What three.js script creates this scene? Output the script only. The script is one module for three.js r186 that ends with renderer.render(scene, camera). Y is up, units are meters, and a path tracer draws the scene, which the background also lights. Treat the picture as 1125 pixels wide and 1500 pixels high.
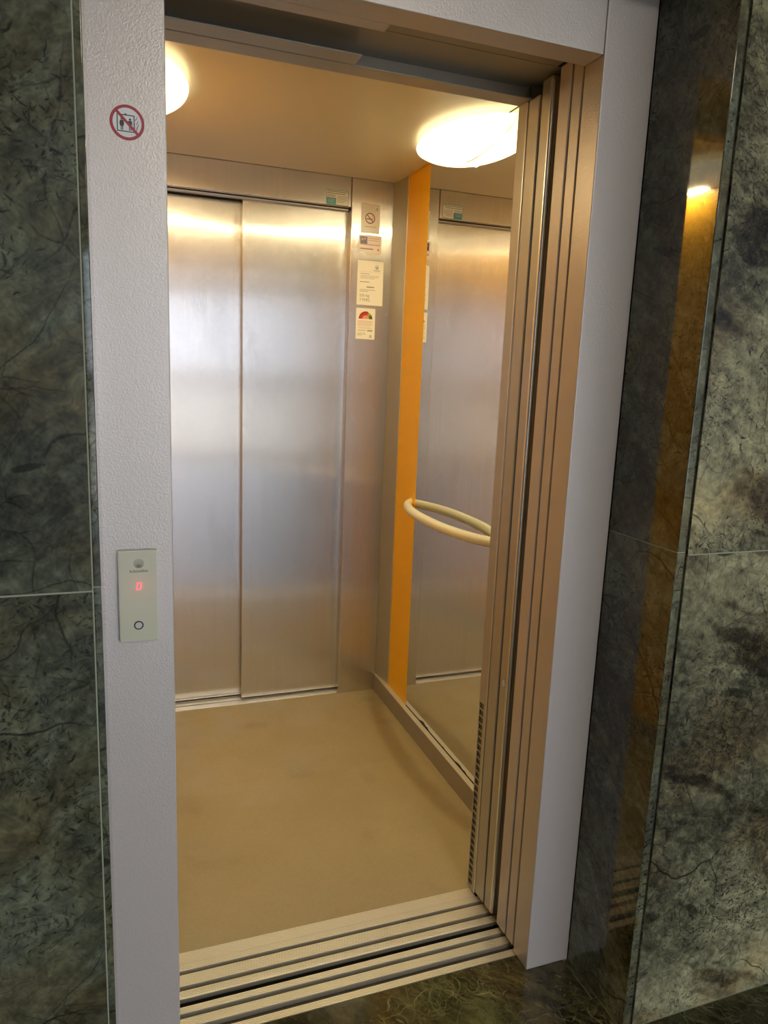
import * as THREE from 'three';
import { RoundedBoxGeometry } from 'three/addons/geometries/RoundedBoxGeometry.js';
import { mergeGeometries } from 'three/addons/utils/BufferGeometryUtils.js';
import { RectAreaLightUniformsLib } from 'three/addons/lights/RectAreaLightUniformsLib.js';

// ---------------------------------------------------------------- camera, sky, sun, exposure
RectAreaLightUniformsLib.init();
const scene = new THREE.Scene();
const renderer = new THREE.WebGLRenderer({ antialias: true });
renderer.toneMapping = THREE.LinearToneMapping;
renderer.toneMappingExposure = 1.0;
renderer.shadowMap.enabled = true;
const camera = new THREE.PerspectiveCamera(70.106, 1125 / 1500, 0.02, 200);
camera.position.set(-0.0901, 1.3893, 1.2892);
camera.rotation.set(-0.1857, -0.3571, 0.039, 'YXZ');

const SKY = 4.1;                                                       // hazy daylight
{
  const w = 64, h = 64, data = new Float32Array(w * h * 4);
  for (let j = 0; j < h; j++) {
    const el = ((j + 0.5) / h - 0.5) * Math.PI, t = Math.pow(Math.max(0, Math.sin(el)), 0.5);
    for (let i = 0; i < w; i++) data.set([SKY * (0.86 - 0.26 * t), SKY * (0.97 - 0.2 * t), SKY * (1.12 - 0.08 * t), 1], (j * w + i) * 4);
  }
  const sky = new THREE.DataTexture(data, w, h, THREE.RGBAFormat, THREE.FloatType);
  sky.mapping = THREE.EquirectangularReflectionMapping; sky.magFilter = THREE.LinearFilter; sky.needsUpdate = true;
  scene.background = sky;
}
const sun = new THREE.DirectionalLight(new THREE.Color(1, 0.95, 0.86), 15);
sun.position.set(14, 20, 16); sun.target.position.set(2, 0, 14);
sun.castShadow = true;
Object.assign(sun.shadow.camera, { left: -30, right: 30, top: 30, bottom: -30, near: 1, far: 90 });
sun.shadow.mapSize.set(2048, 2048);
scene.add(sun, sun.target);

// ---------------------------------------------------------------- random numbers, noise and textures
let seed = 7;
const rnd = () => { seed = (seed * 1664525 + 1013904223) >>> 0; return seed / 4294967296; };
function lattice(n) { const a = new Float32Array(n * n); for (let i = 0; i < a.length; i++) a[i] = rnd(); return a; }
const LN = 256, LAT = [lattice(LN), lattice(LN), lattice(LN)];
function vn(x, y, k = 0) {                                             // smooth value noise, 0..1
  const xi = Math.floor(x), yi = Math.floor(y); let fx = x - xi, fy = y - yi;
  fx = fx * fx * (3 - 2 * fx); fy = fy * fy * (3 - 2 * fy);
  const L = LAT[k], x0 = xi & 255, x1 = (xi + 1) & 255, y0 = (yi & 255) * LN, y1 = ((yi + 1) & 255) * LN;
  const a = L[y0 + x0], b = L[y0 + x1], c = L[y1 + x0], d = L[y1 + x1];
  return a + (b - a) * fx + (c - a + (a - b - c + d) * fx) * fy;
}
function fbm(x, y, o, k = 0) { let s = 0, a = 0.5, n = 0; for (let i = 0; i < o; i++) { s += a * vn(x, y, k); n += a; a *= 0.5; x = x * 2.03 + 17.3; y = y * 2.03 + 5.7; } return s / n; }
const smooth = (a, b, x) => { const t = Math.min(1, Math.max(0, (x - a) / (b - a))); return t * t * (3 - 2 * t); };
const ridge = (v, w) => Math.max(0, 1 - Math.abs(v - 0.5) / w);        // a line where the noise crosses its middle
function tex(w, h, f, srgb = true, wrap = THREE.RepeatWrapping) {      // f(u, v) -> [r, g, b] in 0..255
  const d = new Uint8Array(w * h * 4);
  for (let j = 0; j < h; j++) for (let i = 0; i < w; i++) {
    const c = f(i / w, j / h), o = (j * w + i) * 4;
    d[o] = Math.min(255, Math.max(0, c[0])); d[o + 1] = Math.min(255, Math.max(0, c[1])); d[o + 2] = Math.min(255, Math.max(0, c[2])); d[o + 3] = 255;
  }
  const t = new THREE.DataTexture(d, w, h);
  t.wrapS = t.wrapT = wrap; t.magFilter = THREE.LinearFilter; t.minFilter = THREE.LinearMipmapLinearFilter; t.generateMipmaps = true;
  if (srgb) t.colorSpace = THREE.SRGBColorSpace;
  t.needsUpdate = true;
  return t;
}
function stone(size, metres, P) {                                      // brecciated stone: clouds, fibrous grain, clasts, short strokes and long fractures
  const N = size * size, tone = new Float32Array(N), ink = new Float32Array(N), pale = new Float32Array(N), brown = new Float32Array(N), px = size / metres;
  const ca = Math.cos(P.lean), sa = Math.sin(P.lean), cell = P.cell * metres, pts = [];
  const cn = Math.ceil(metres / P.cell) + 2;
  for (let i = 0; i < cn * cn; i++) pts.push([rnd(), rnd(), rnd()]);
  for (let j = 0; j < size; j++) for (let i = 0; i < size; i++) {
    const x = i / px, y = j / px;
    const wx = fbm(x * 14, y * 14, 3, 1) - 0.5, wy = fbm(x * 14 + 31, y * 14 + 9, 3, 1) - 0.5;
    const X = x + wx * 0.05, Y = y + wy * 0.05, a = X * ca + Y * sa, b = -X * sa + Y * ca;
    const cloud = fbm(X * 4, Y * 4, 7), fibre = fbm(a * 22, b * 95, 4, 2) - 0.5, mottle = 0.55 * (fbm(x * 70, y * 70, 3, 1) - 0.5) + 0.4 * (fbm(X * 260, Y * 260, 3, 0) - 0.5);
    const cx = (x + wx * 0.04) / P.cell, cy = (y + wy * 0.04) / P.cell, ix = Math.floor(cx), iy = Math.floor(cy);
    let d1 = 9, d2 = 9, id = 0.5;
    for (let v = -1; v <= 1; v++) for (let u = -1; u <= 1; u++) {
      const q = pts[((iy + v + cn) % cn) * cn + (ix + u + cn) % cn], dx = ix + u + q[0] - cx, dy = iy + v + q[1] - cy, d = Math.sqrt(dx * dx + dy * dy);
      if (d < d1) { d2 = d1; d1 = d; id = q[2]; } else if (d < d2) d2 = d;
    }
    const edge = (1 - smooth(0, 0.07, d2 - d1)) * smooth(0.42, 0.6, fbm(x * 9 + 4, y * 9, 3, 2));
    const band = smooth(0.56, 0.7, fbm(a * 3 + 20, b * 13 + 4, 4, 0));
    const o = j * size + i;
    brown[o] = band;
    tone[o] = 1 - P.band * band + P.cloud * (cloud - 0.5) * 2 + P.fibre * fibre + P.mottle * mottle + P.clast * (id - 0.5) - P.edge * edge;
  }
  const dab = (buf, x, y, w, a) => {
    const r = Math.ceil(w + 1);
    for (let v = -r; v <= r; v++) for (let u = -r; u <= r; u++) {
      const f = a * Math.min(1, Math.max(0, w + 0.6 - Math.hypot(u, v))), X = Math.round(x) + u, Y = Math.round(y) + v;
      if (X < 0 || Y < 0 || X >= size || Y >= size) continue;
      const o = Y * size + X; if (f > buf[o]) buf[o] = f;
    }
  };
  const walk = (buf, x, y, ang, len, w, a, bend) => {
    const steps = Math.ceil(len / 0.8);
    for (let k = 0; k < steps; k++) {
      const t = k / steps, body = Math.sin(Math.PI * Math.min(1, 0.1 + t));
      dab(buf, x, y, w * (0.45 + 0.75 * body * (0.6 + 0.8 * rnd())), a * (0.6 + 0.4 * body));
      ang += (rnd() - 0.5) * bend; x += Math.cos(ang) * 0.8; y += Math.sin(ang) * 0.8;
    }
  };
  for (let k = 0; k < P.strokes; k++) {
    const x = rnd(), y = rnd(); if (vn(x * metres * 7 + 13, y * metres * 7, 1) < 0.3 + 0.4 * rnd()) continue;
    const ang = rnd() < 0.35 ? P.lean + (rnd() - 0.5) * 1.2 : rnd() * 6.28;
    walk(ink, x * size, y * size, ang, px * (0.003 + 0.022 * rnd() * rnd()), px * (0.0003 + 0.0013 * rnd() * rnd()), 0.35 + 0.6 * rnd(), 0.5);
  }
  for (let k = 0; k < P.fractures; k++) {
    const x = rnd() * size, y = rnd() * size, ang = P.lean + (rnd() - 0.5) * 1.7, len = px * (0.06 + 0.3 * rnd());
    walk(ink, x, y, ang, len, px * (0.0005 + 0.0016 * rnd() * rnd()), 0.45 + 0.4 * rnd(), 0.22);
  }
  for (let k = 0; k < P.slivers; k++) walk(ink, rnd() * size, rnd() * size, P.lean * 0.4 + (rnd() - 0.5) * 0.9, px * (0.03 + 0.05 * rnd()), px * (0.003 + 0.004 * rnd()), 0.5 + 0.2 * rnd(), 0.08);
  for (let k = 0; k < P.paleStrokes; k++) {
    const x = rnd(), y = rnd(); if (vn(x * metres * 8, y * metres * 8 + 7, 2) < 0.35 + 0.3 * rnd()) continue;
    walk(pale, x * size, y * size, P.lean + (rnd() - 0.5) * (rnd() < 0.6 ? 0.8 : 5), px * (0.003 + P.paleLong * rnd() * rnd()), px * (0.0002 + P.paleWide * rnd() * rnd() * rnd()), 0.2 + 0.6 * rnd(), 0.4);
  }
  const t = tex(size, size, (u, v) => {
    const i = Math.round(u * size), j = Math.round(v * size), o = j * size + i, x = i / px, y = j / px;
    const rust = Math.min(1, P.rust * smooth(0.42, 0.68, fbm(x * 5 + 60, y * 7 + 20, 5, 2)) + 0.6 * brown[o]), m = tone[o] * (1 - P.ink * ink[o]), q = P.paleAmount * pale[o];
    return [0, 1, 2].map((c) => (P.color[c] * (1 - rust) + P.rustColor[c] * rust) * m * (1 - q) + P.paleColor[c] * q);
  }, true, THREE.MirroredRepeatWrapping);
  t.repeat.set(1 / metres, 1 / metres);
  return t;
}
const SM = 1.7;
const wallStone = stone(1536, SM, { color: [87, 91, 76], rustColor: [83, 78, 56], rust: 0.7, lean: 0.7, band: 0.12, cell: 0.05, cloud: 0.55, fibre: 0.35, mottle: 1.0, clast: 0.14, edge: 0.3, strokes: 34000, fractures: 110, slivers: 16, ink: 0.75, paleStrokes: 6000, paleLong: 0.016, paleWide: 0.0012, paleAmount: 0.5, paleColor: [98, 102, 86] });
const wallStonePale = stone(1536, SM, { color: [114, 112, 88], rustColor: [107, 95, 67], rust: 0.8, lean: -0.45, band: 0.36, cell: 0.034, cloud: 0.6, fibre: 0.45, mottle: 1.1, clast: 0.12, edge: 0.34, strokes: 42000, fractures: 90, slivers: 44, ink: 0.72, paleStrokes: 22000, paleLong: 0.018, paleWide: 0.0013, paleAmount: 0.75, paleColor: [130, 130, 108] });
const floorStone = stone(1024, 1.1, { color: [66, 68, 42], rustColor: [72, 64, 38], rust: 0.8, lean: -0.9, band: 0.2, cell: 0.06, cloud: 0.7, fibre: 0.8, mottle: 0.6, clast: 0.15, edge: 0.0, strokes: 9000, fractures: 60, slivers: 6, ink: 0.6, paleStrokes: 8000, paleLong: 0.09, paleWide: 0.0024, paleAmount: 0.95, paleColor: [150, 148, 104] });
const peel = tex(512, 512, (u, v) => { const q = 255 * (0.75 * fbm(u * 52, v * 52, 2, 1) + 0.25 * vn(u * 150, v * 150, 2)); return [q, q, q]; }, false);
peel.repeat.set(1 / 0.12, 1 / 0.12);
const brushed = tex(1024, 256, (u, v) => {                             // fine vertical grain with faint handling marks
  const s = fbm(u * 250, v * 3, 2, 1) - 0.5, m = smooth(0.6, 0.85, fbm(u * 9, v * 7 + 3, 4, 2));
  const q = 240 + s * 8 - m * 6; return [q, q, q];
});
brushed.repeat.set(1, 0.5);
const gauss = () => rnd() + rnd() + rnd() + rnd() - 2;
const brushedNormal = tex(1024, 1024, () => {                          // scratches tilt the surface mostly sideways, some of them up and down
  const a = gauss() * 0.46, b = rnd() < 0.32 ? gauss() * 0.17 : 0;
  return [127.5 + 127.5 * a, 127.5 + 127.5 * b, 127.5 + 127.5 * Math.sqrt(Math.max(0.2, 1 - a * a - b * b))];
}, false);
brushedNormal.repeat.set(1 / 0.14, 1 / 0.14);
const vinyl = tex(1024, 1024, (u, v) => {                              // flecked sheet floor with scuffs
  const q = 0.94 + 0.08 * (fbm(u * 5, v * 5, 4) - 0.5) + 0.03 * (vn(u * 300, v * 300, 1) - 0.5) - 0.035 * smooth(0.6, 0.85, fbm(u * 14 + 5, v * 14, 4, 2));
  return [206 * q, 184 * q, 138 * q];
}, true, THREE.MirroredRepeatWrapping);
vinyl.repeat.set(1 / 1.4, 1 / 1.4);
const scuffed = tex(512, 512, (u, v) => { const q = 150 + 150 * (fbm(u * 10, v * 10, 4, 2) - 0.45); return [q, q, q]; }, false);
const plasterBump = tex(256, 256, (u, v) => { const q = 255 * fbm(u * 40, v * 40, 3, 1); return [q, q, q]; }, false);

// ---------------------------------------------------------------- materials
const std = (o) => new THREE.MeshStandardMaterial(o), phy = (o) => new THREE.MeshPhysicalMaterial(o);
const lin = (r, g, b) => new THREE.Color().setRGB(r, g, b);
const M = {
  stone: phy({ map: wallStone, roughness: 0.3, specularIntensity: 0.45 }),
  stonePale: phy({ map: wallStonePale, roughness: 0.3, specularIntensity: 0.45 }),
  polished: phy({ map: wallStone, roughness: 0.045, ior: 1.54 }),
  stoneFloor: phy({ map: floorStone, roughness: 0.1, ior: 1.52 }),
  grout: std({ color: lin(0.32, 0.34, 0.26), roughness: 0.9 }),
  darkJoint: std({ color: lin(0.03, 0.03, 0.022), roughness: 0.9 }),
  concrete: std({ color: lin(0.12, 0.115, 0.11), roughness: 0.95 }),
  paint: phy({ color: lin(0.63, 0.57, 0.54), roughness: 0.36, metalness: 0.3, bumpMap: peel, bumpScale: 0.0003 }),
  steel: phy({ map: brushed, color: lin(0.83, 0.815, 0.8), metalness: 1, roughness: 0.15, normalMap: brushedNormal, anisotropy: 1 }),
  carSteel: phy({ color: lin(0.5, 0.48, 0.44), metalness: 0.6, roughness: 0.36 }),
  trim: std({ color: lin(0.47, 0.45, 0.42), metalness: 0.5, roughness: 0.38 }),
  dull: std({ color: lin(0.42, 0.4, 0.36), metalness: 0.5, roughness: 0.55 }),
  aluminium: std({ color: lin(0.86, 0.81, 0.68), metalness: 0.75, roughness: 0.36 }),
  groove: std({ color: lin(0.07, 0.065, 0.055), metalness: 0.6, roughness: 0.6 }),
  black: std({ color: lin(0.012, 0.011, 0.01), roughness: 0.9 }),
  slot: std({ color: lin(0.13, 0.11, 0.09), roughness: 0.8 }),
  rubber: std({ color: lin(0.05, 0.048, 0.045), roughness: 0.7 }),
  orange: phy({ color: lin(1, 0.53, 0.001), roughness: 0.3, specularIntensity: 0.5 }),
  tan: phy({ color: lin(0.93, 0.47, 0.04), roughness: 0.3, specularIntensity: 0.5 }),
  nose: std({ color: lin(0.85, 0.85, 0.85), metalness: 1, roughness: 0.28 }),
  mirror: std({ color: lin(0.86, 0.87, 0.84), metalness: 1, roughness: 0.015 }),
  vinyl: phy({ map: vinyl, color: lin(0.74, 0.76, 0.74), roughness: 0.75, roughnessMap: scuffed }),
  ceilingPaint: phy({ color: lin(0.68, 0.62, 0.46), roughness: 0.42, metalness: 0.15 }),
  cream: phy({ color: lin(0.82, 0.78, 0.6), roughness: 0.32 }),
  board: std({ color: lin(0.4, 0.37, 0.33), metalness: 0.5, roughness: 0.42 }),
  glow: std({ color: lin(0.85, 0.82, 0.75), roughness: 0.5, emissive: lin(1, 0.87, 0.55), emissiveIntensity: 2.2 }),
  lobbyGlow: std({ color: lin(0.8, 0.8, 0.8), emissive: lin(1, 0.92, 0.8), emissiveIntensity: 3, roughness: 0.5 }),
  ledge: std({ color: lin(0.68, 0.63, 0.5), metalness: 0.25, roughness: 0.4 }),
  white: std({ color: lin(0.7, 0.68, 0.62), roughness: 0.5 }),
  glassFace: phy({ color: lin(0.58, 0.56, 0.41), roughness: 0.08, clearcoat: 0.4, clearcoatRoughness: 0.05 }),
  glassEdge: phy({ color: lin(0.62, 0.63, 0.5), roughness: 0.15 }),
  navy: std({ color: lin(0.015, 0.018, 0.06), roughness: 0.35 }),
  buttonFill: std({ color: lin(0.6, 0.58, 0.5), roughness: 0.3 }),
  plaster: std({ color: lin(0.72, 0.7, 0.66), roughness: 0.9, bumpMap: plasterBump, bumpScale: 0.0006 }),
  lobbyFloor: phy({ map: floorStone, roughness: 0.2 }),
  frameMetal: std({ color: lin(0.1, 0.09, 0.08), metalness: 0.6, roughness: 0.4 }),
  glass: phy({ color: lin(1, 1, 1), transmission: 1, roughness: 0, thickness: 0, ior: 1.5 }),
  paving: std({ color: lin(0.42, 0.4, 0.36), roughness: 0.9 }),
  render: std({ color: lin(0.3, 0.29, 0.27), roughness: 0.9 }),
};

// ---------------------------------------------------------------- building helpers
function metricUV(g, dx = 0, dy = 0) {                                 // uv in metres, u level and v up on upright faces
  if (g.index) g = g.toNonIndexed();
  const p = g.attributes.position, n = g.attributes.normal, uv = new Float32Array(p.count * 2);
  for (let i = 0; i < p.count; i += 3) {
    let ax = 0, ay = 0, az = 0;
    for (let k = 0; k < 3; k++) { ax += Math.abs(n.getX(i + k)); ay += Math.abs(n.getY(i + k)); az += Math.abs(n.getZ(i + k)); }
    for (let k = 0; k < 3; k++) {
      const j = i + k, x = p.getX(j), y = p.getY(j), z = p.getZ(j);
      const [u, v] = ay >= ax && ay >= az ? [x, -z] : ax >= az ? [-z, y] : [x, y];
      uv[j * 2] = u + dx; uv[j * 2 + 1] = v + dy;
    }
  }
  g.setAttribute('uv', new THREE.BufferAttribute(uv, 2));
  return g;
}
// a box between two corners, its edges rounded by r
function bx(x0, x1, y0, y1, z0, z1, r = 0.0015, dx = 0, dy = 0) {
  const w = x1 - x0, h = y1 - y0, d = z1 - z0;
  r = Math.min(r, w / 2.2, h / 2.2, d / 2.2);
  const g = r > 0 ? new RoundedBoxGeometry(w, h, d, 2, r) : new THREE.BoxGeometry(w, h, d);
  g.translate((x0 + x1) / 2, (y0 + y1) / 2, (z0 + z1) / 2);
  return metricUV(g, dx, dy);
}
const used = new Map();
function numbered(name) { const n = used.get(name) ?? 0; used.set(name, n + 1); return n ? name + '_' + String(n).padStart(3, '0') : name; }
function mesh(name, g, m, parent) {
  const geo = Array.isArray(g) ? mergeGeometries(g) : g, o = new THREE.Mesh(geo, m);
  o.castShadow = o.receiveShadow = true;
  o.name = parent ? name : numbered(name);
  (parent ?? scene).add(o);
  return o;
}
function thing(name, label, category, group) {
  const o = new THREE.Group(); o.name = numbered(name); scene.add(o);
  o.userData = { label, category }; if (group) o.userData.group = group;
  return o;
}
function tag(o, label, category, group) { Object.assign(o.userData, { label, category }); if (group) o.userData.group = group; return o; }
function setting(name, label, category) { const o = thing(name, label, category); o.userData.kind = 'structure'; return o; }
function struct(name, g, m, label, category) { const o = mesh(name, g, m); o.userData = { kind: 'structure', label, category }; return o; }

// ---------------------------------------------------------------- measures (metres; door opening 0.8 wide, 2 m high)
const W = 0.8, NICHE = 0.21, XL = -0.04, XR = 0.99, ZB = -1.5986, CEIL = 2.135, ZF = -0.302, JOINT = 1.07;
const LOBBY = { x0: -1.7, x1: 3.8, z1: 6.7, h: 2.75 };

// ---------------------------------------------------------------- landing wall: stone slabs on a backing
{
  const w = setting('wall_landing', 'dark green polished stone slab wall round the lift doorway', 'wall');
  const top = 2.15, g = 0.0011, within = (a, b, c, e) => [rnd() * (SM - (b - a)) - a, rnd() * (SM - (e - c)) - c];   // a stretch of the stone pattern without a repeat
  mesh('backing', [bx(LOBBY.x0, -0.16, 0, LOBBY.h, -0.06, 0.188, 0), bx(0.96, LOBBY.x1, 0, LOBBY.h, -0.06, 0.188, 0), bx(-0.16, 0.96, top + 0.025, LOBBY.h, -0.06, 0.188, 0)], M.concrete, w);
  mesh('grout', [bx(LOBBY.x0, -0.1244, 0, LOBBY.h, 0.186, 0.2093, 0), bx(0.943, LOBBY.x1, 0, LOBBY.h, 0.186, 0.2092, 0)], M.grout, w);
  mesh('side_joint', [bx(0.934, 0.942, 0, top, 0.02, 0.2045, 0)], M.darkJoint, w);
  // slabs facing the lobby
  const cols = [[-1.7, -0.93], [-0.93, -0.1262], [0.9405, 1.72], [1.72, 2.5], [2.5, 3.28], [3.28, 3.8]];
  for (const [a, b] of cols) for (const [c, e] of [[0, JOINT], [JOINT, 2.15], [2.15, LOBBY.h]])
    mesh('slab', bx(a + (a === 0.9405 ? 0 : g), b - (b === -0.1262 ? 0 : g), c + g, e - g, 0.19, NICHE, 0.0012, ...within(a, b, c, e)), a > 0 ? M.stonePale : M.stone, w);
  mesh('slab', bx(-0.1262, 0.9405, top, LOBBY.h, 0.19, NICHE, 0.0012, 0.6, 0.2), M.stone, w);
  // slabs lining the niche
  for (const [c, e] of [[0.001, JOINT + 0.006], [JOINT + 0.006, top]]) {
    mesh('return_slab', bx(0.9155, 0.9345, c + g / 2, e - g / 2, 0, NICHE, 0.0025, rnd() * 0.5 + 0.4, rnd() * 0.5 - c), M.polished, w);
    mesh('return_slab', bx(-0.1247, -0.1142, c + g / 2, e - g / 2, 0, NICHE, 0.0018, rnd() * 0.5 + 0.4, rnd() * 0.5 - c), M.polished, w);
  }
  mesh('joint_filler', [bx(0.9165, 0.934, JOINT + 0.003, JOINT + 0.009, 0, NICHE - 0.001, 0), bx(-0.124, -0.1155, JOINT + 0.003, JOINT + 0.009, 0, NICHE - 0.001, 0)], M.grout, w);
  mesh('soffit_slab', bx(-0.114, 0.9155, top, top + 0.02, 0, 0.19, 0.001), M.stone, w);
}
// landing floor: stone tiles with fine joints
{
  const f = setting('floor_landing', 'dark green veined stone tile floor of the landing', 'floor');
  mesh('bed', bx(LOBBY.x0, LOBBY.x1, -0.06, -0.0025, -0.05, LOBBY.z1, 0), M.grout, f);
  const j = 0.0011, tile = (a, b, c, e) => mesh('tile', bx(a + j, b - j, -0.02, 0, c + j, e - j, 0.0006, rnd() * 0.05 - a, e + rnd() * 0.2), M.stoneFloor, f);
  tile(-0.114, 0.904, -0.0495, 0.1165); tile(0.904, 0.9155, -0.0, 0.1165); tile(-0.114, 0.9155, 0.1165, 0.21);
  const nx = 7, nz = 8;
  for (let i = 0; i < nx; i++) for (let k = 0; k < nz; k++) {
    const dx = (LOBBY.x1 - LOBBY.x0) / nx, dz = (LOBBY.z1 - 0.21) / nz;
    tile(LOBBY.x0 + i * dx, LOBBY.x0 + (i + 1) * dx, 0.21 + k * dz, 0.21 + (k + 1) * dz);
  }
}
// ---------------------------------------------------------------- lobby behind the camera
struct('wall_left', bx(LOBBY.x0 - 0.15, LOBBY.x0, 0, LOBBY.h, -0.06, LOBBY.z1 + 0.2, 0), M.stone, 'dark green stone wall on the left of the lobby', 'wall');
const SW = { z0: 3.6, z1: 6.55, y0: 0.4, y1: 2.55 };
struct('wall_right', [bx(LOBBY.x1, LOBBY.x1 + 0.15, 0, LOBBY.h, -0.06, SW.z0, 0), bx(LOBBY.x1, LOBBY.x1 + 0.15, 0, LOBBY.h, SW.z1, LOBBY.z1 + 0.2, 0), bx(LOBBY.x1, LOBBY.x1 + 0.15, 0, SW.y0, SW.z0, SW.z1, 0), bx(LOBBY.x1, LOBBY.x1 + 0.15, SW.y1, LOBBY.h, SW.z0, SW.z1, 0)], M.plaster, 'pale plaster wall on the right of the lobby with a wide window', 'wall');
{
  const d = setting('window_2', 'wide dark framed window in the right lobby wall', 'window'), x = LOBBY.x1 + 0.08, n = 3, step = (SW.z1 - SW.z0 - 0.05) / n;
  for (const y of [SW.y0, SW.y1 - 0.05]) mesh('rail', bx(x - 0.025, x + 0.025, y, y + 0.05, SW.z0, SW.z1, 0.002), M.frameMetal, d);
  for (let i = 0; i <= n; i++) mesh('post', bx(x - 0.025, x + 0.025, SW.y0 + 0.05, SW.y1 - 0.05, SW.z0 + i * step, SW.z0 + i * step + 0.05, 0.002), M.frameMetal, d);
  for (let i = 0; i < n; i++) mesh('pane', bx(x - 0.0005, x + 0.0005, SW.y0 + 0.05, SW.y1 - 0.05, SW.z0 + i * step + 0.05, SW.z0 + (i + 1) * step, 0), M.glass, d);
}
struct('ceiling', bx(LOBBY.x0 - 0.15, LOBBY.x1 + 0.15, LOBBY.h, LOBBY.h + 0.2, -0.06, LOBBY.z1 + 0.2, 0), M.plaster, 'plain white lobby ceiling', 'ceiling');
const GX0 = -0.36, GX1 = 3.6, GH = 2.46;
struct('wall_entrance', [bx(LOBBY.x0, GX0, 0, LOBBY.h, LOBBY.z1, LOBBY.z1 + 0.2, 0), bx(GX1, LOBBY.x1, 0, LOBBY.h, LOBBY.z1, LOBBY.z1 + 0.2, 0), bx(GX0, GX1, GH, LOBBY.h, LOBBY.z1, LOBBY.z1 + 0.2, 0)], M.plaster, 'plaster wall round the glazed street entrance', 'wall');
{
  const d = setting('window_1', 'dark framed full height glass entrance front facing the street', 'window');
  const z = LOBBY.z1 + 0.08;
  mesh('threshold', bx(GX0, GX1, 0, 0.05, z - 0.03, z + 0.03, 0.002), M.frameMetal, d);
  mesh('head_rail', bx(GX0, GX1, GH - 0.06, GH, z - 0.03, z + 0.03, 0.002), M.frameMetal, d);
  const posts = [GX0, 0.95, 2.27, GX1 - 0.05];
  for (const x of posts) mesh('post', bx(x, x + 0.05, 0.05, GH - 0.06, z - 0.03, z + 0.03, 0.002), M.frameMetal, d);
  for (let i = 0; i < 3; i++) mesh('pane', bx(posts[i] + 0.05, posts[i + 1], 0.05, GH - 0.06, z - 0.0005, z + 0.0005, 0), M.glass, d);
}
for (const [x, z, where] of [[0.8, 2.5, 'above the landing'], [0.8, 5.0, 'near the street entrance']]) {
  const l = thing('lobby_light', 'square flush white ceiling light in the lobby ' + where, 'lamp', 'lobby ceiling lights');
  mesh('tray', bx(x - 0.31, x + 0.31, LOBBY.h - 0.03, LOBBY.h, z - 0.31, z + 0.31, 0.003), M.white, l);
  mesh('diffuser', bx(x - 0.29, x + 0.29, LOBBY.h - 0.034, LOBBY.h - 0.029, z - 0.29, z + 0.29, 0.001), M.lobbyGlow, l);
  const a = new THREE.RectAreaLight(lin(1, 0.9, 0.76), 28, 0.56, 0.56); a.position.set(x, LOBBY.h - 0.037, z); a.rotation.set(-Math.PI / 2, 0, 0); scene.add(a);
}
struct('pavement', bx(-30, 30, -0.2, -0.02, LOBBY.z1 + 0.2, 60, 0), M.paving, 'pale sunlit paving outside the entrance', 'pavement');
{
  const b = thing('garden_wall', 'low rendered boundary wall across the street', 'wall');
  mesh('wall_body', bx(-25, 25, -0.02, 0.95, 34, 34.3, 0), M.render, b);
  mesh('coping', bx(-25, 25, 0.95, 1.02, 33.95, 34.35, 0.01), M.paving, b);
}

// ---------------------------------------------------------------- lift shaft round the car
{
  const s = setting('lift_shaft', 'dark concrete lift shaft round the car', 'shaft');
  mesh('shaft_wall', bx(-0.75, -0.6, -0.6, 2.75, -2.3, -0.06, 0), M.concrete, s);
  mesh('shaft_wall', bx(1.5, 1.65, -0.6, 2.75, -2.3, -0.06, 0), M.concrete, s);
  mesh('shaft_wall', bx(-0.75, 1.65, -0.6, 2.75, -2.3, -2.15, 0), M.concrete, s);
  mesh('shaft_wall', bx(-0.75, 1.65, -0.6, -0.06, -0.06, 0.2, 0), M.concrete, s);
  mesh('shaft_top', bx(-0.75, 1.65, 2.6, 2.75, -2.3, -0.06, 0), M.concrete, s);
  mesh('shaft_pit', bx(-0.75, 1.65, -0.6, -0.45, -2.3, 0, 0), M.black, s);
}

// ---------------------------------------------------------------- landing door frame
{
  const f = thing('lift_door_frame', 'lilac grey textured metal frame round the open lift doorway', 'door frame');
  mesh('jamb', bx(-0.15, 0, 0.0005, 2.148, -0.0626, 0, 0.0025), M.paint, f);
  mesh('jamb', bx(W, 0.915, 0.0005, 2.148, -0.0626, 0, 0.0025, 0.3, 0.7), M.paint, f);
  mesh('strike_post', bx(-0.09, -0.001, 0.0005, 2.03, -0.15, -0.0632, 0.002, 0.1, 0.2), M.paint, f);
  mesh('lintel', bx(0.0012, W - 0.0016, 2.0, 2.148, -0.061, -0.0004, 0.002, 0.5), M.paint, f);
}
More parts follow.
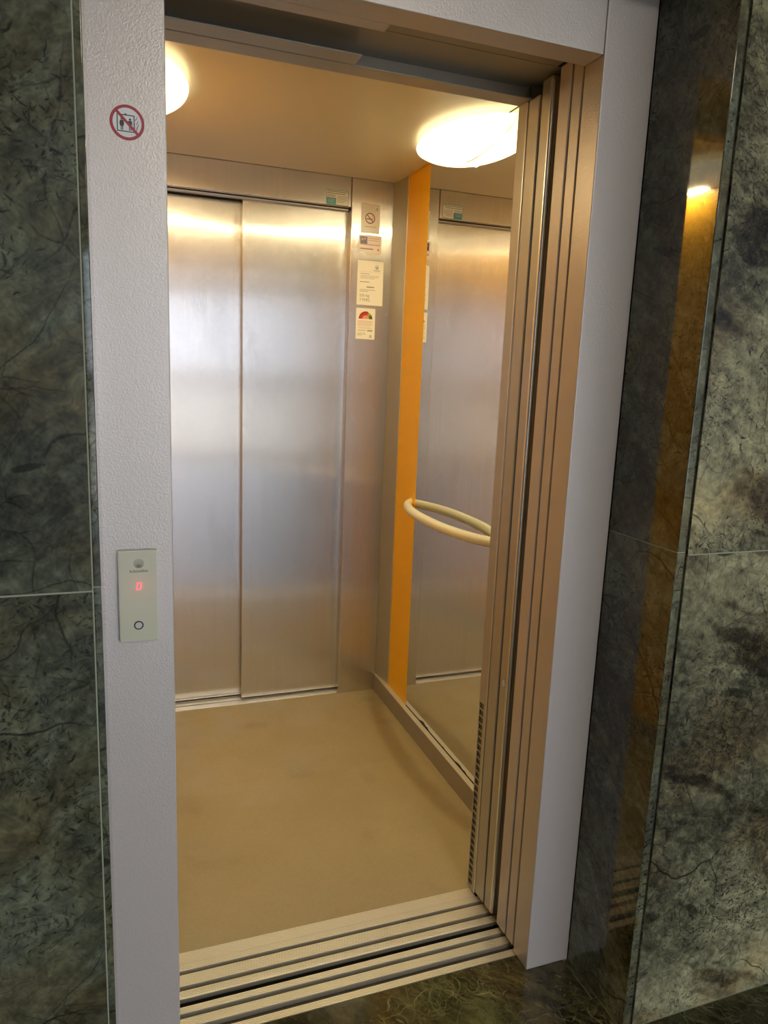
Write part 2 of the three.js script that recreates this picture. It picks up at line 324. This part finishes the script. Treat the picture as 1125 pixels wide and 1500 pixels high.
// header gear over the two pairs of doors
{
  const h = thing('landing_door_header', 'brown grey metal door track header behind the frame lintel', 'door header');
  mesh('cover_plate', bx(0.0, W, 2.036, 2.048, -0.165, -0.0612, 0), M.dull, h);
  mesh('track_lip', bx(0.001, 0.39, 2.0, 2.0035, -0.0925, -0.0613, 0.001), M.paint, h);
  mesh('back_plate', bx(-0.2, 1.3, 2.048, 2.5, -0.16, -0.063, 0.001), M.dull, h);
  const c = thing('car_door_header', 'brown grey metal header of the car doorway below the ceiling edge', 'door header');
  mesh('cover_plate', bx(-0.2, 1.3, 2.036, 2.048, -0.3, -0.167, 0), M.dull, c);
  mesh('track_lip', bx(-0.2, 0.385, 2.0, 2.003, -0.252, -0.205, 0.001), M.trim, c);
  mesh('edge_plate', bx(XL - 0.03, W + 0.002, 2.0035, 2.007, -0.314, -0.264, 0.001), M.trim, c);
  mesh('front_beam', bx(XL - 0.03, XR + 0.03, 2.0075, 2.2, -0.314, -0.29, 0.0015), M.carSteel, c);
  mesh('back_plate', bx(-0.2, 1.3, 2.048, 2.5, -0.27, -0.175, 0.001), M.dull, c);
}
// the open doors, slid away behind the right jamb
{
  const d = thing('landing_door', 'lilac grey textured telescopic landing door slid open behind the jamb', 'door', undefined);
  mesh('door_panel', bx(W + 0.0015, 1.22, 0.009, 2.031, -0.1034, -0.0693, 0.0025), M.paint, d);
  mesh('door_panel', bx(W + 0.0005, 1.24, 0.009, 2.031, -0.1507, -0.1086, 0.0025, 0.2, 0.4), M.paint, d);
  mesh('seal', bx(W + 0.012, 1.2, 0.012, 2.03, -0.109, -0.1032, 0), M.black, d);
  mesh('seal', bx(W + 0.012, 1.2, 0.012, 2.03, -0.0695, -0.0628, 0), M.black, d);
  const c = thing('sliding_car_door', 'smooth satin steel telescopic car door slid open beside the car entrance', 'door');
  mesh('door_panel', bx(W + 0.001, 1.22, 0.009, 2.027, -0.2215, -0.1795, 0.005), M.carSteel, c);
  mesh('door_panel', bx(W, 1.24, 0.009, 2.003, -0.2715, -0.2265, 0.003), M.carSteel, c);
  mesh('seal', bx(W + 0.012, 1.2, 0.012, 2.02, -0.227, -0.221, 0), M.black, c);
  mesh('edge_strip', bx(W - 0.001, W + 0.012, 0.012, 2.02, -0.1885, -0.1765, 0.0055), M.nose, c);
  mesh('edge_bumper', new THREE.SphereGeometry(0.0062, 18, 12).scale(0.5, 1.7, 1).translate(W + 0.001, 0.646, -0.2), M.white, c);
}
// ---------------------------------------------------------------- sills: grooved aluminium
function ribbed(z0, z1, x0, x1, pitch = 0.0041, depth = 0.0016, top = 0, base = -0.014) {   // a bar along x whose top is milled into fine ribs
  const n = Math.max(2, Math.round((z1 - z0) / pitch)), s = new THREE.Shape(), p = (z1 - z0) / n;
  s.moveTo(z0, base); s.lineTo(z1, base); s.lineTo(z1, top - depth);
  for (let i = n - 1; i >= 0; i--) {
    const a = z0 + i * p;
    s.lineTo(a + p * 0.9, top); s.lineTo(a + p * 0.36, top); s.lineTo(a + p * 0.26, top - depth); if (i) s.lineTo(a, top - depth);
  }
  s.lineTo(z0, top - depth);
  const g = new THREE.ExtrudeGeometry(s, { depth: x1 - x0, bevelEnabled: false });
  g.applyMatrix4(new THREE.Matrix4().makeBasis(new THREE.Vector3(0, 0, 1), new THREE.Vector3(0, 1, 0), new THREE.Vector3(-1, 0, 0)));
  g.translate(x1, 0, 0);
  return metricUV(g);
}
{
  const s = thing('landing_sill', 'ribbed aluminium landing sill with two guide grooves next to the stone floor', 'sill');
  for (const [a, b] of [[-0.0705, -0.0505], [-0.1142, -0.0897], [-0.145, -0.1268]]) mesh('ribbed_bar', ribbed(a, b, -0.1, 1.25), M.aluminium, s);
  for (const [a, b] of [[-0.0897, -0.0705], [-0.1268, -0.1142]]) mesh('groove', bx(-0.1, 1.25, -0.03, -0.013, a, b, 0), M.groove, s);
  mesh('apron', bx(-0.1, 1.25, -0.2, -0.0142, -0.1445, -0.1275, 0), M.groove, s);
  const c = thing('car_sill', 'ribbed aluminium car sill with guide grooves at the edge of the car floor', 'sill');
  for (const [a, b] of [[-0.1885, -0.168], [-0.2345, -0.201], [-0.266, -0.246]]) mesh('ribbed_bar', ribbed(a, b, -0.1, 1.25), M.aluminium, c);
  for (const [a, b] of [[-0.201, -0.1885], [-0.246, -0.2345]]) mesh('groove', bx(-0.1, 1.25, -0.03, -0.013, a, b, 0), M.groove, c);
  mesh('threshold_strip', ribbed(-0.302, -0.2668, 0.0005, W - 0.0005, 0.0041, 0.0016, 0.0004), M.aluminium, c);
  mesh('nosing', bx(-0.1, 1.25, -0.006, -0.0008, -0.168, -0.1655, 0), M.aluminium, c);
  mesh('apron', bx(-0.1, 1.25, -0.2, -0.0142, -0.185, -0.169, 0), M.black, c);
}

// ---------------------------------------------------------------- the car
struct('floor', bx(XL, XR, -0.03, 0, ZB - 0.004, ZF, 0), M.vinyl, 'brown sheet vinyl floor inside the lift car', 'floor');
{
  const c = setting('ceiling', 'flat satin gold brown ceiling of the lift car', 'ceiling');
  mesh('ceiling_panel', bx(XL + 0.002, XR - 0.003, CEIL, CEIL + 0.012, ZB + 0.004, -0.312, 0.002), M.ceilingPaint, c);
  mesh('roof', bx(XL - 0.03, XR + 0.03, CEIL + 0.03, CEIL + 0.06, -1.78, -0.275, 0), M.dull, c);
}
{
  const w = setting('wall_front', 'narrow front wall returns of the lift car beside its entrance', 'wall');
  // right return with a column of ventilation slots low down
  const s = new THREE.Shape(); s.moveTo(0.278, 0.001); s.lineTo(0.316, 0.001); s.lineTo(0.316, CEIL); s.lineTo(0.278, CEIL); s.closePath();
  const slots = 27;
  for (let i = 0; i < slots; i++) {
    const y = 0.012 + i * 0.02, h = new THREE.Path();
    h.moveTo(0.2905, y); h.lineTo(0.3125, y); h.lineTo(0.3125, y + 0.0165); h.lineTo(0.2905, y + 0.0165); h.closePath();
    s.holes.push(h);
  }
  const g = new THREE.ExtrudeGeometry(s, { depth: 0.003, bevelEnabled: false });
  g.applyMatrix4(new THREE.Matrix4().makeBasis(new THREE.Vector3(0, 0, -1), new THREE.Vector3(0, 1, 0), new THREE.Vector3(1, 0, 0)));
  g.translate(W, 0, 0);
  mesh('return_face', metricUV(g), M.carSteel, w);
  for (let i = 0; i < slots; i++) { const y = 0.012 + i * 0.02; mesh('vent_slot', bx(W + 0.004, W + 0.02, y - 0.002, y + 0.0185, -0.3145, -0.2885, 0), M.slot, w); }
  mesh('return_edge', bx(W - 0.0012, W + 0.01, 0.001, 2.002, -0.2795, -0.2735, 0.0028), M.nose, w);
  mesh('inner_panel', bx(W + 0.003, XR + 0.02, 0.001, CEIL + 0.02, -0.3165, -0.3155, 0), M.carSteel, w);
  mesh('outer_panel', bx(W + 0.01, XR + 0.02, 0.001, CEIL + 0.02, -0.286, -0.277, 0), M.dull, w);
  mesh('left_return', bx(XL - 0.02, -0.0005, 0.001, CEIL + 0.02, -0.316, -0.277, 0.002), M.carSteel, w);
}
struct('trim_1', bx(-0.09, -0.001, 0.001, 1.998, -0.2765, -0.18, 0.002), M.carSteel, 'steel strike post beside the car entrance behind the left jamb', 'trim');
{
  const w = setting('wall_car_left', 'orange brown laminate left wall of the lift car', 'wall');
  mesh('panel', bx(XL - 0.02, XL, 0.075, CEIL + 0.03, ZB, -0.316, 0), M.tan, w);
  mesh('base', bx(XL - 0.02, XL + 0.02, 0, 0.0745, ZB, -0.316, 0.002), M.board, w);
}
{
  const w = setting('wall_car_right', 'right wall of the lift car with orange panel beside the mirror', 'wall');
  mesh('core', bx(XR + 0.008, XR + 0.03, 0, CEIL + 0.03, -1.78, -0.28, 0), M.dull, w);
  // splayed corner post between the rear wall and the orange panel
  const g = new THREE.BufferGeometry(), A = [0.976, ZB], B = [0.9905, -1.476], y0 = 0.075, y1 = CEIL + 0.02, D = 0.02;
  const nx = -(B[1] - A[1]), nz = B[0] - A[0], l = Math.hypot(nx, nz), ox = Math.abs(nx / l) * D, oz = -Math.abs(nz / l) * D;
  const P = [[A[0], y0, A[1]], [B[0], y0, B[1]], [B[0], y1, B[1]], [A[0], y1, A[1]], [A[0] + ox, y0, A[1] + oz], [B[0] + ox, y0, B[1] + oz], [B[0] + ox, y1, B[1] + oz], [A[0] + ox, y1, A[1] + oz]];
  const quads = [[0, 1, 2, 3], [5, 4, 7, 6], [4, 0, 3, 7], [1, 5, 6, 2], [3, 2, 6, 7], [4, 5, 1, 0]], v = [];
  for (const q of quads) for (const k of [0, 1, 2, 0, 2, 3]) v.push(...P[q[k]]);
  g.setAttribute('position', new THREE.Float32BufferAttribute(v, 3)); g.computeVertexNormals();
  mesh('corner_post', metricUV(g), M.carSteel, w);
  mesh('edge_trim', bx(0.9885, 0.996, 0.075, CEIL + 0.02, -1.476, -1.4725, 0), M.aluminium, w);
  const o = mesh('orange_panel', bx(XR, XR + 0.008, 0.075, CEIL + 0.02, -1.4715, -1.2665, 0.001), M.orange, w); o.userData.label = 'bright orange panel strip';
}
{
  const b = setting('baseboard_right', 'brown grey metal skirting ledge under the lift car mirror', 'baseboard');
  mesh('face', bx(0.967, 0.9698, 0.0005, 0.0745, ZB + 0.001, -0.3165, 0.001), M.board, b);
  mesh('ledge', bx(0.9695, XR + 0.007, 0.069, 0.0742, ZB + 0.001, -0.3165, 0.0006), M.ledge, b);
  mesh('seal', bx(XR - 0.0012, XR + 0.004, 0.0742, 0.0772, -1.264, -0.3165, 0), M.black, b);
}
{
  const m = thing('wall_mirror', 'tall frameless mirror on the lift car wall beside the orange strip', 'mirror');
  mesh('glass', bx(XR, XR + 0.006, 0.0765, CEIL - 0.001, -1.2655, -0.318, 0), M.mirror, m);
  // spots at the lower edge where the silvering has come away
  for (const [z, l, h] of [[-1.085, 0.05, 0.011], [-1.05, 0.03, 0.007], [-0.77, 0.05, 0.007], [-0.73, 0.03, 0.005], [-0.9, 0.02, 0.003]]) {
    const s = new THREE.Shape(); s.moveTo(-l, 0); s.bezierCurveTo(-l * 0.5, h * 0.3, -l * 0.3, h, 0, h); s.bezierCurveTo(l * 0.3, h, l * 0.25, h * 0.4, l, 0); s.closePath();
    const g = new THREE.ExtrudeGeometry(s, { depth: 0.0004, bevelEnabled: false }).rotateY(-Math.PI / 2).translate(XR - 0.0001, 0.077, z);
    mesh('silvering_loss', g, M.rubber, m);
  }
}
// rear wall of the car: post, header, closed telescopic door
{
  const w = setting('wall_rear', 'brushed steel rear wall of the lift car round the closed rear door', 'wall');
  mesh('post', bx(0.8035, 0.9775, 0, CEIL + 0.02, ZB - 0.1, ZB, 0.003), M.steel, w);
  mesh('header', bx(XL, 0.8015, 2.026, CEIL + 0.02, ZB - 0.1, ZB, 0.0025), M.steel, w);
  mesh('left_post', bx(XL - 0.02, XL + 0.03, 0, 2.024, ZB - 0.1, ZB, 0.003), M.steel, w);
  mesh('back_closure', bx(XL - 0.03, XR + 0.03, -0.03, CEIL + 0.03, -1.79, -1.76, 0), M.dull, w);
  const s = thing('rear_sill', 'pale aluminium sill under the closed rear car door', 'sill');
  mesh('nosing', bx(XL, 0.8, -0.004, 0.003, -1.612, -1.6035, 0.001), M.aluminium, s);
  for (const [a, b] of [[-1.641, -1.613], [-1.676, -1.65], [-1.75, -1.685]]) mesh('bar', bx(XL, 0.83, -0.012, 0.001, a, b, 0.0008), M.aluminium, s);
  mesh('groove', bx(XL, 0.83, -0.03, -0.011, -1.75, -1.612, 0), M.groove, s);
  const d = thing('rear_sliding_door', 'closed two panel brushed steel rear door of the lift car', 'door');
  mesh('door_panel', bx(0.387, 0.83, 0.008, 2.02, -1.675, -1.645, 0.003), M.steel, d);
  mesh('door_panel', bx(XL, 0.41, 0.008, 2.02, -1.71, -1.682, 0.003, 0.37, 0.2), M.steel, d);
  mesh('track', bx(XL, 0.8, 2.022, 2.05, -1.70, -1.652, 0.001), M.groove, d);
  mesh('track_rail', bx(XL, 0.8, 2.012, 2.018, -1.668, -1.646, 0.001).translate(0, 0.006, 0.02), M.trim, d);
}
// handrail bowed out from the mirror
{
  const h = thing('handrail', 'cream bowed tube handrail fixed on the lift car mirror', 'handrail');
  const zc = -0.967, half = 0.347, pts = [];
  for (let i = 0; i <= 40; i++) { const u = -1 + i / 20; pts.push(new THREE.Vector3(XR - 0.002 - 0.074 * Math.pow(1 - Math.pow(Math.abs(u), 2.4), 0.8), 0.9, zc + half * u)); }
  mesh('rail', new THREE.TubeGeometry(new THREE.CatmullRomCurve3(pts), 90, 0.0165, 20), M.cream, h);
  for (const s of [-1, 1]) mesh('end_flange', new THREE.CylinderGeometry(0.021, 0.021, 0.004, 24).rotateZ(Math.PI / 2).translate(XR - 0.0025, 0.9, zc + s * half), M.cream, h);
}
// ceiling lamps: shallow half-oval bowls against both side walls
function lamp(xw, s, label) {
  const l = thing('ceiling_lamp', label, 'lamp', 'ceiling lamps of the car');
  const zc = -0.924, az = 0.266, ax = 0.157, rim = 2.114, deep = 0.05, N = 48, K = 14, pos = [], idx = [];
  for (let k = 0; k <= K; k++) for (let i = 0; i <= N; i++) {
    const r = k / K, a = -Math.PI / 2 + Math.PI * i / N;
    pos.push(xw - s * (0.003 + ax * r * Math.cos(a)), rim - deep * Math.pow(1 - r * r, 0.75), zc + az * r * Math.sin(a));
  }
  for (let k = 0; k < K; k++) for (let i = 0; i < N; i++) { const a = k * (N + 1) + i, b = a + 1, c = a + N + 1, d = c + 1; idx.push(a, b, c, b, d, c); }
  const g = new THREE.BufferGeometry(); g.setAttribute('position', new THREE.Float32BufferAttribute(pos, 3)); g.setIndex(idx); g.computeVertexNormals();
  mesh('diffuser', g, M.glow, l);
  const edge = []; for (let i = 0; i <= N; i++) { const a = -Math.PI / 2 + Math.PI * i / N; edge.push(new THREE.Vector3(xw - s * (0.003 + ax * Math.cos(a)), rim, zc + az * Math.sin(a))); }
  mesh('rim', new THREE.TubeGeometry(new THREE.CatmullRomCurve3(edge), 60, 0.0025, 8), M.glow, l);
  mesh('mount', bx(Math.min(xw - s * 0.003, xw - s * 0.06), Math.max(xw - s * 0.003, xw - s * 0.06), rim - 0.002, CEIL, zc - 0.12, zc + 0.12, 0.002), M.white, l);
  const light = new THREE.RectAreaLight(lin(1, 0.85, 0.48), 360, 0.035, 0.14);
  light.position.set(xw - s * 0.026, rim - deep - 0.002, zc);
  light.rotation.set(-Math.PI / 2, 0, 0);
  scene.add(light);
}
lamp(XR, 1, 'half oval glowing ceiling lamp against the mirror');
lamp(XL, -1, 'half oval glowing ceiling lamp partly behind the left jamb');

// ---------------------------------------------------------------- notices, stickers and the call panel
function canvasTex(w, h, draw) {
  const c = document.createElement('canvas'); c.width = w; c.height = h;
  const x = c.getContext('2d'); draw(x, w, h);
  const t = new THREE.CanvasTexture(c); t.colorSpace = THREE.SRGBColorSpace; t.anisotropy = 8;
  return t;
}
function sheet(name, label, category, x0, x1, y0, y1, z, t, edge = '#d8d2c0', rough = 0.35, turn = 0, thick = 0.0008) {
  const g = new THREE.BoxGeometry(x1 - x0, y1 - y0, thick);
  const side = std({ color: edge, roughness: 0.6 }), face = phy({ map: t, roughness: rough });
  const o = new THREE.Mesh(g, [side, side, side, side, face, side]);
  o.position.set((x0 + x1) / 2, (y0 + y1) / 2, z + thick / 2); o.rotation.z = turn;
  o.name = numbered(name); o.castShadow = o.receiveShadow = true; scene.add(o);
  return tag(o, label, category);
}
const rows = (x, x0, y0, widths, dy, hgt, color) => { x.fillStyle = color; widths.forEach((w, i) => { let p = x0; while (p < x0 + w) { const q = 4 + ((i * 7 + p * 13) % 9); x.fillRect(p, y0 + i * dy, Math.min(q, x0 + w - p), hgt); p += q + 2.5; } }); };
const logo = (x, cx, cy, r, color, paper) => {
  for (let k = 0; k < 4; k++) { x.strokeStyle = color; x.lineWidth = r * 0.13; x.globalAlpha = 0.55 + 0.12 * k; x.beginPath(); x.arc(cx, cy + r * 0.08 * k, r * (0.93 - 0.2 * k), 0, 7); x.stroke(); }
  x.globalAlpha = 1; x.fillStyle = color; x.beginPath(); x.moveTo(cx - r * 0.3, cy + r * 0.5); x.lineTo(cx, cy - r * 0.02); x.lineTo(cx + r * 0.3, cy + r * 0.5); x.closePath(); x.fill();
};
const ZN = ZB + 0.0002;
sheet('header_label', 'small blue and white inspection label on the rear door header', 'label', 0.70, 0.789, 2.028, 2.0825, ZN, canvasTex(356, 220, (x, w, h) => {
  x.fillStyle = '#f4f4ee'; x.fillRect(0, 0, w, h); x.strokeStyle = '#6fa9b4'; x.lineWidth = 8; x.strokeRect(4, 4, w - 8, h - 8);
  x.fillStyle = '#5fa3b3'; x.fillRect(8, 118, 150, 94); rows(x, 18, 18, [320, 290], 28, 14, '#5d8794'); rows(x, 18, 78, [130, 120], 18, 9, '#7796a0');
  rows(x, 175, 84, [160, 150, 160, 140, 120], 22, 8, '#8a9a9a'); rows(x, 22, 140, [110, 90], 26, 9, '#bfe0e4');
}));
sheet('no_smoking_notice', 'white no smoking notice on the steel post of the rear wall', 'notice', 0.843, 0.921, 1.937, 2.048, ZN, canvasTex(312, 444, (x, w, h) => {
  x.fillStyle = '#faf6ea'; x.fillRect(0, 0, w, h); logo(x, 262, 66, 14, '#6b6a60');
  x.fillStyle = '#7a786c'; x.fillRect(240, 88, 44, 5);
  x.fillStyle = '#3d3a35'; x.fillRect(92, 222, 74, 14); x.fillRect(172, 222, 10, 14); x.fillRect(186, 222, 8, 14);
  x.strokeStyle = '#5a564e'; x.lineWidth = 4; x.beginPath(); x.moveTo(190, 216); x.bezierCurveTo(200, 196, 172, 190, 186, 168); x.stroke();
  x.strokeStyle = '#8f3a30'; x.lineWidth = 15; x.beginPath(); x.arc(150, 218, 74, 0, 7); x.stroke(); x.beginPath(); x.moveTo(98, 166); x.lineTo(202, 270); x.stroke();
  rows(x, 66, 342, [186], 16, 7, '#8a877a');
}), '#e8e2d0', 0.3);
sheet('contact_card', 'pale pink contact card with a dark picture on the steel post', 'notice', 0.836, 0.9315, 1.863, 1.9295, ZN, canvasTex(382, 266, (x, w, h) => {
  x.fillStyle = '#f8e8e0'; x.fillRect(0, 0, w, h); x.fillStyle = '#6d4f68'; x.fillRect(22, 22, 122, 112);
  x.fillStyle = '#c9a7a6'; x.beginPath(); x.arc(62, 62, 18, 0, 7); x.fill(); x.beginPath(); x.arc(104, 54, 17, 0, 7); x.fill(); x.fillStyle = '#3c2c46'; x.fillRect(44, 84, 34, 50); x.fillRect(90, 76, 38, 58);
  x.fillStyle = '#c98f8a'; x.fillRect(22, 134, 336, 12); rows(x, 160, 40, [180, 170], 30, 9, '#c48a86'); rows(x, 26, 196, [220], 30, 20, '#7b6a76'); x.fillStyle = '#9a8690'; x.beginPath(); x.arc(330, 210, 15, 0, 7); x.fill();
}), '#e6d6cc', 0.3);
sheet('capacity_notice', 'large white load notice reading 535 kg on the steel post', 'notice', 0.834, 0.945, 1.6615, 1.8345, ZN, canvasTex(555, 865, (x, w, h) => {
  x.fillStyle = '#faf6ea'; x.fillRect(0, 0, w, h); x.strokeStyle = '#d5cdb6'; x.lineWidth = 6; x.strokeRect(3, 3, w - 6, h - 6);
  logo(x, 410, 120, 40, '#8b897c'); x.fillStyle = '#6e6c62'; x.font = 'bold 30px serif'; x.textAlign = 'center'; x.fillText('Schindler', 410, 194); x.textAlign = 'left';
  x.fillStyle = '#b9b39f'; x.fillRect(70, 214, 420, 3);
  rows(x, 70, 252, [190], 22, 13, '#8f8b7e'); rows(x, 70, 292, [400, 380, 300], 24, 9, '#a9a595');
  rows(x, 60, 408, [200], 20, 13, '#6f6b60'); rows(x, 205, 500, [160], 20, 20, '#57534b'); rows(x, 60, 560, [330, 180], 30, 11, '#8f8b7e');
  x.fillStyle = '#77746a'; x.font = '72px sans-serif'; x.fillText('535 kg', 58, 702); x.fillText('7 PERS.', 58, 786);
}), '#e8e2d0', 0.3);
sheet('energy_notice', 'small white notice with red and green half dial on the steel post', 'notice', 0.8345, 0.9155, 1.5285, 1.65, ZN, canvasTex(324, 486, (x, w, h) => {
  x.fillStyle = '#faf6ea'; x.fillRect(0, 0, w, h); const cx = 164, cy = 168;
  [['#6b2a22', 118], ['#c8372f', 104]].forEach(([c, r]) => { x.fillStyle = c; x.beginPath(); x.moveTo(cx, cy); x.arc(cx, cy, r, Math.PI, Math.PI * 1.62); x.fill(); });
  x.fillStyle = '#b7a53c'; x.beginPath(); x.moveTo(cx, cy); x.arc(cx, cy, 112, Math.PI * 1.62, Math.PI * 1.8); x.fill();
  x.fillStyle = '#4d6f33'; x.beginPath(); x.moveTo(cx, cy); x.arc(cx, cy, 114, Math.PI * 1.8, Math.PI * 2); x.fill();
  x.fillStyle = '#e8a79a'; x.beginPath(); x.moveTo(cx, cy); x.arc(cx, cy, 58, Math.PI, Math.PI * 2); x.fill();
  rows(x, 30, 196, [250, 260, 240, 255, 220], 19, 6, '#d39a86'); rows(x, 46, 306, [220], 20, 8, '#b9a894'); rows(x, 30, 344, [140], 20, 9, '#9a9284'); rows(x, 196, 340, [90], 20, 20, '#8a8478'); rows(x, 26, 386, [130, 150, 80], 18, 6, '#a59e8e');
  logo(x, 254, 430, 17, '#6b6a60'); x.fillStyle = '#7a786c'; x.fillRect(226, 454, 56, 5);
}), '#e8e2d0', 0.3);

// round do-not-use-in-fire sticker on the left jamb
{
  const t = canvasTex(512, 512, (x) => {
    x.fillStyle = '#b0303c'; x.beginPath(); x.arc(256, 256, 255, 0, 7); x.fill(); x.fillStyle = '#e9e7ea'; x.beginPath(); x.arc(256, 256, 212, 0, 7); x.fill();
    x.strokeStyle = '#3a4240'; x.lineWidth = 15; x.strokeRect(112, 150, 248, 236); x.fillStyle = '#3a4240'; x.beginPath(); x.moveTo(214, 146); x.lineTo(236, 122); x.lineTo(258, 146); x.fill();
    const man = (cx, skirt) => {
      x.fillStyle = '#2c3026'; x.beginPath(); x.arc(cx, 208, 17, 0, 7); x.fill();
      x.beginPath(); x.moveTo(cx - 26, 228); x.lineTo(cx + 26, 228); x.lineTo(cx + 36, 288); x.lineTo(cx + 24, 290); x.lineTo(cx + 16, 254); x.lineTo(cx + (skirt ? 30 : 18), 314); x.lineTo(cx - (skirt ? 30 : 18), 314); x.lineTo(cx - 16, 254); x.lineTo(cx - 24, 290); x.lineTo(cx - 36, 288); x.fill();
      x.fillRect(cx - 17, 312, 13, 58); x.fillRect(cx + 4, 312, 13, 58);
    };
    man(178, true); man(300, false);
    x.strokeStyle = '#b0404a'; x.lineWidth = 9; x.lineCap = 'round';
    for (const [a, b] of [[392, 168], [404, 226], [410, 282], [392, 330]]) { x.beginPath(); x.moveTo(a - 14, b + 44); x.bezierCurveTo(a - 4, b + 20, a + 6, b + 30, a + 12, b - 8); x.stroke(); }
    x.strokeStyle = '#8d8488'; x.lineWidth = 5; for (const [a, b] of [[380, 300], [390, 350], [420, 250]]) { x.beginPath(); x.moveTo(a - 12, b + 36); x.lineTo(a + 12, b); x.stroke(); }
    x.lineCap = 'butt'; x.strokeStyle = '#b0303c'; x.lineWidth = 42; x.beginPath(); x.moveTo(100, 100); x.lineTo(412, 412); x.stroke();
  });
  const g = new THREE.CylinderGeometry(0.0255, 0.0255, 0.0006, 64).rotateX(Math.PI / 2);
  const p = g.attributes.position, uv = g.attributes.uv;
  for (let i = 0; i < p.count; i++) uv.setXY(i, p.getX(i) / 0.051 + 0.5, p.getY(i) / 0.051 + 0.5);
  const o = mesh('fire_sticker', g, phy({ map: t, roughness: 0.35 }));
  o.position.set(-0.0585, 1.7575, 0.0003);
  tag(o, 'round red ringed sticker with crossed out lift riders on the jamb', 'sticker');
}
// call panel on the left jamb
{
  const c = thing('call_panel', 'cream glass lift call panel with red digit on the jamb', 'call panel');
  const x0 = -0.0912, x1 = -0.0272, y0 = 0.9158, y1 = 1.0784, zt = 0.0105;
  mesh('housing', bx(x0 + 0.004, x1 - 0.004, y0 + 0.004, y1 - 0.004, 0, 0.006, 0.001), M.rubber, c);
  mesh('glass_edge', bx(x0, x1, y0, y1, 0.0055, zt - 0.0006, 0.0006), M.glassEdge, c);
  mesh('glass_face', bx(x0 + 0.0016, x1 - 0.0016, y0 + 0.0016, y1 - 0.0016, zt - 0.001, zt, 0.0003), M.glassFace, c);
  const t = canvasTex(512, 400, (x, w, h) => {
    x.fillStyle = '#c9c6ac'; x.fillRect(0, 0, w, h); logo(x, 256, 150, 120, '#68685c'); x.fillStyle = '#54544a'; x.font = 'bold 92px serif'; x.textAlign = 'center'; x.fillText('Schindler', 256, 372);
  });
  const emblem = mesh('emblem', new THREE.PlaneGeometry(0.036, 0.0281), phy({ map: t, roughness: 0.08 }), c); emblem.position.set(-0.0575, 1.052, zt + 0.00015); emblem.userData.label = 'grey round emblem above the maker name';
  // seven-segment digit 0, slightly slanted
  const red = std({ color: lin(0.5, 0.06, 0.07), emissive: lin(1, 0.12, 0.16), emissiveIntensity: 1.5, roughness: 0.4 });
  const digit = mesh('digit_display', bx(-0.064, -0.0515, 1.0075, 1.0235, zt, zt + 0.0001, 0), M.glassFace, c);
  const seg = (ax, ay, bx_, by) => {
    const L = Math.hypot(bx_ - ax, by - ay), g = new RoundedBoxGeometry(L, 0.0021, 0.0005, 2, 0.0002);
    const m = mesh('digit_segment', metricUV(g), red, digit); m.position.set((ax + bx_) / 2 - 0.0578, (ay + by) / 2 + 1.0156, zt + 0.0003); m.rotation.z = Math.atan2(by - ay, bx_ - ax);
  };
  const hw = 0.0032, hh = 0.0056, k = 0.16, q = (x, y) => [x + k * y, y];
  const [A, B, C, D, E2, F] = [q(-hw, hh), q(hw, hh), q(hw, 0), q(hw, -hh), q(-hw, -hh), q(-hw, 0)];
  seg(...A, ...B); seg(...B, ...C); seg(...C, ...D); seg(...E2, ...D); seg(...F, ...E2); seg(...A, ...F);
  const dl = new THREE.PointLight(lin(1, 0.1, 0.13), 0.0004); dl.position.set(-0.0578, 1.0156, zt + 0.012); dl.castShadow = true; scene.add(dl);
  const b = mesh('button', new THREE.CylinderGeometry(0.0062, 0.0062, 0.0006, 32).rotateX(Math.PI / 2).translate(-0.0598, 0.945, zt + 0.0003), M.buttonFill, c);
  mesh('ring', new THREE.TorusGeometry(0.0068, 0.0012, 10, 40).scale(1, 1, 0.4).translate(-0.0598, 0.945, zt + 0.0004), M.navy, b);
}
renderer.render(scene, camera);
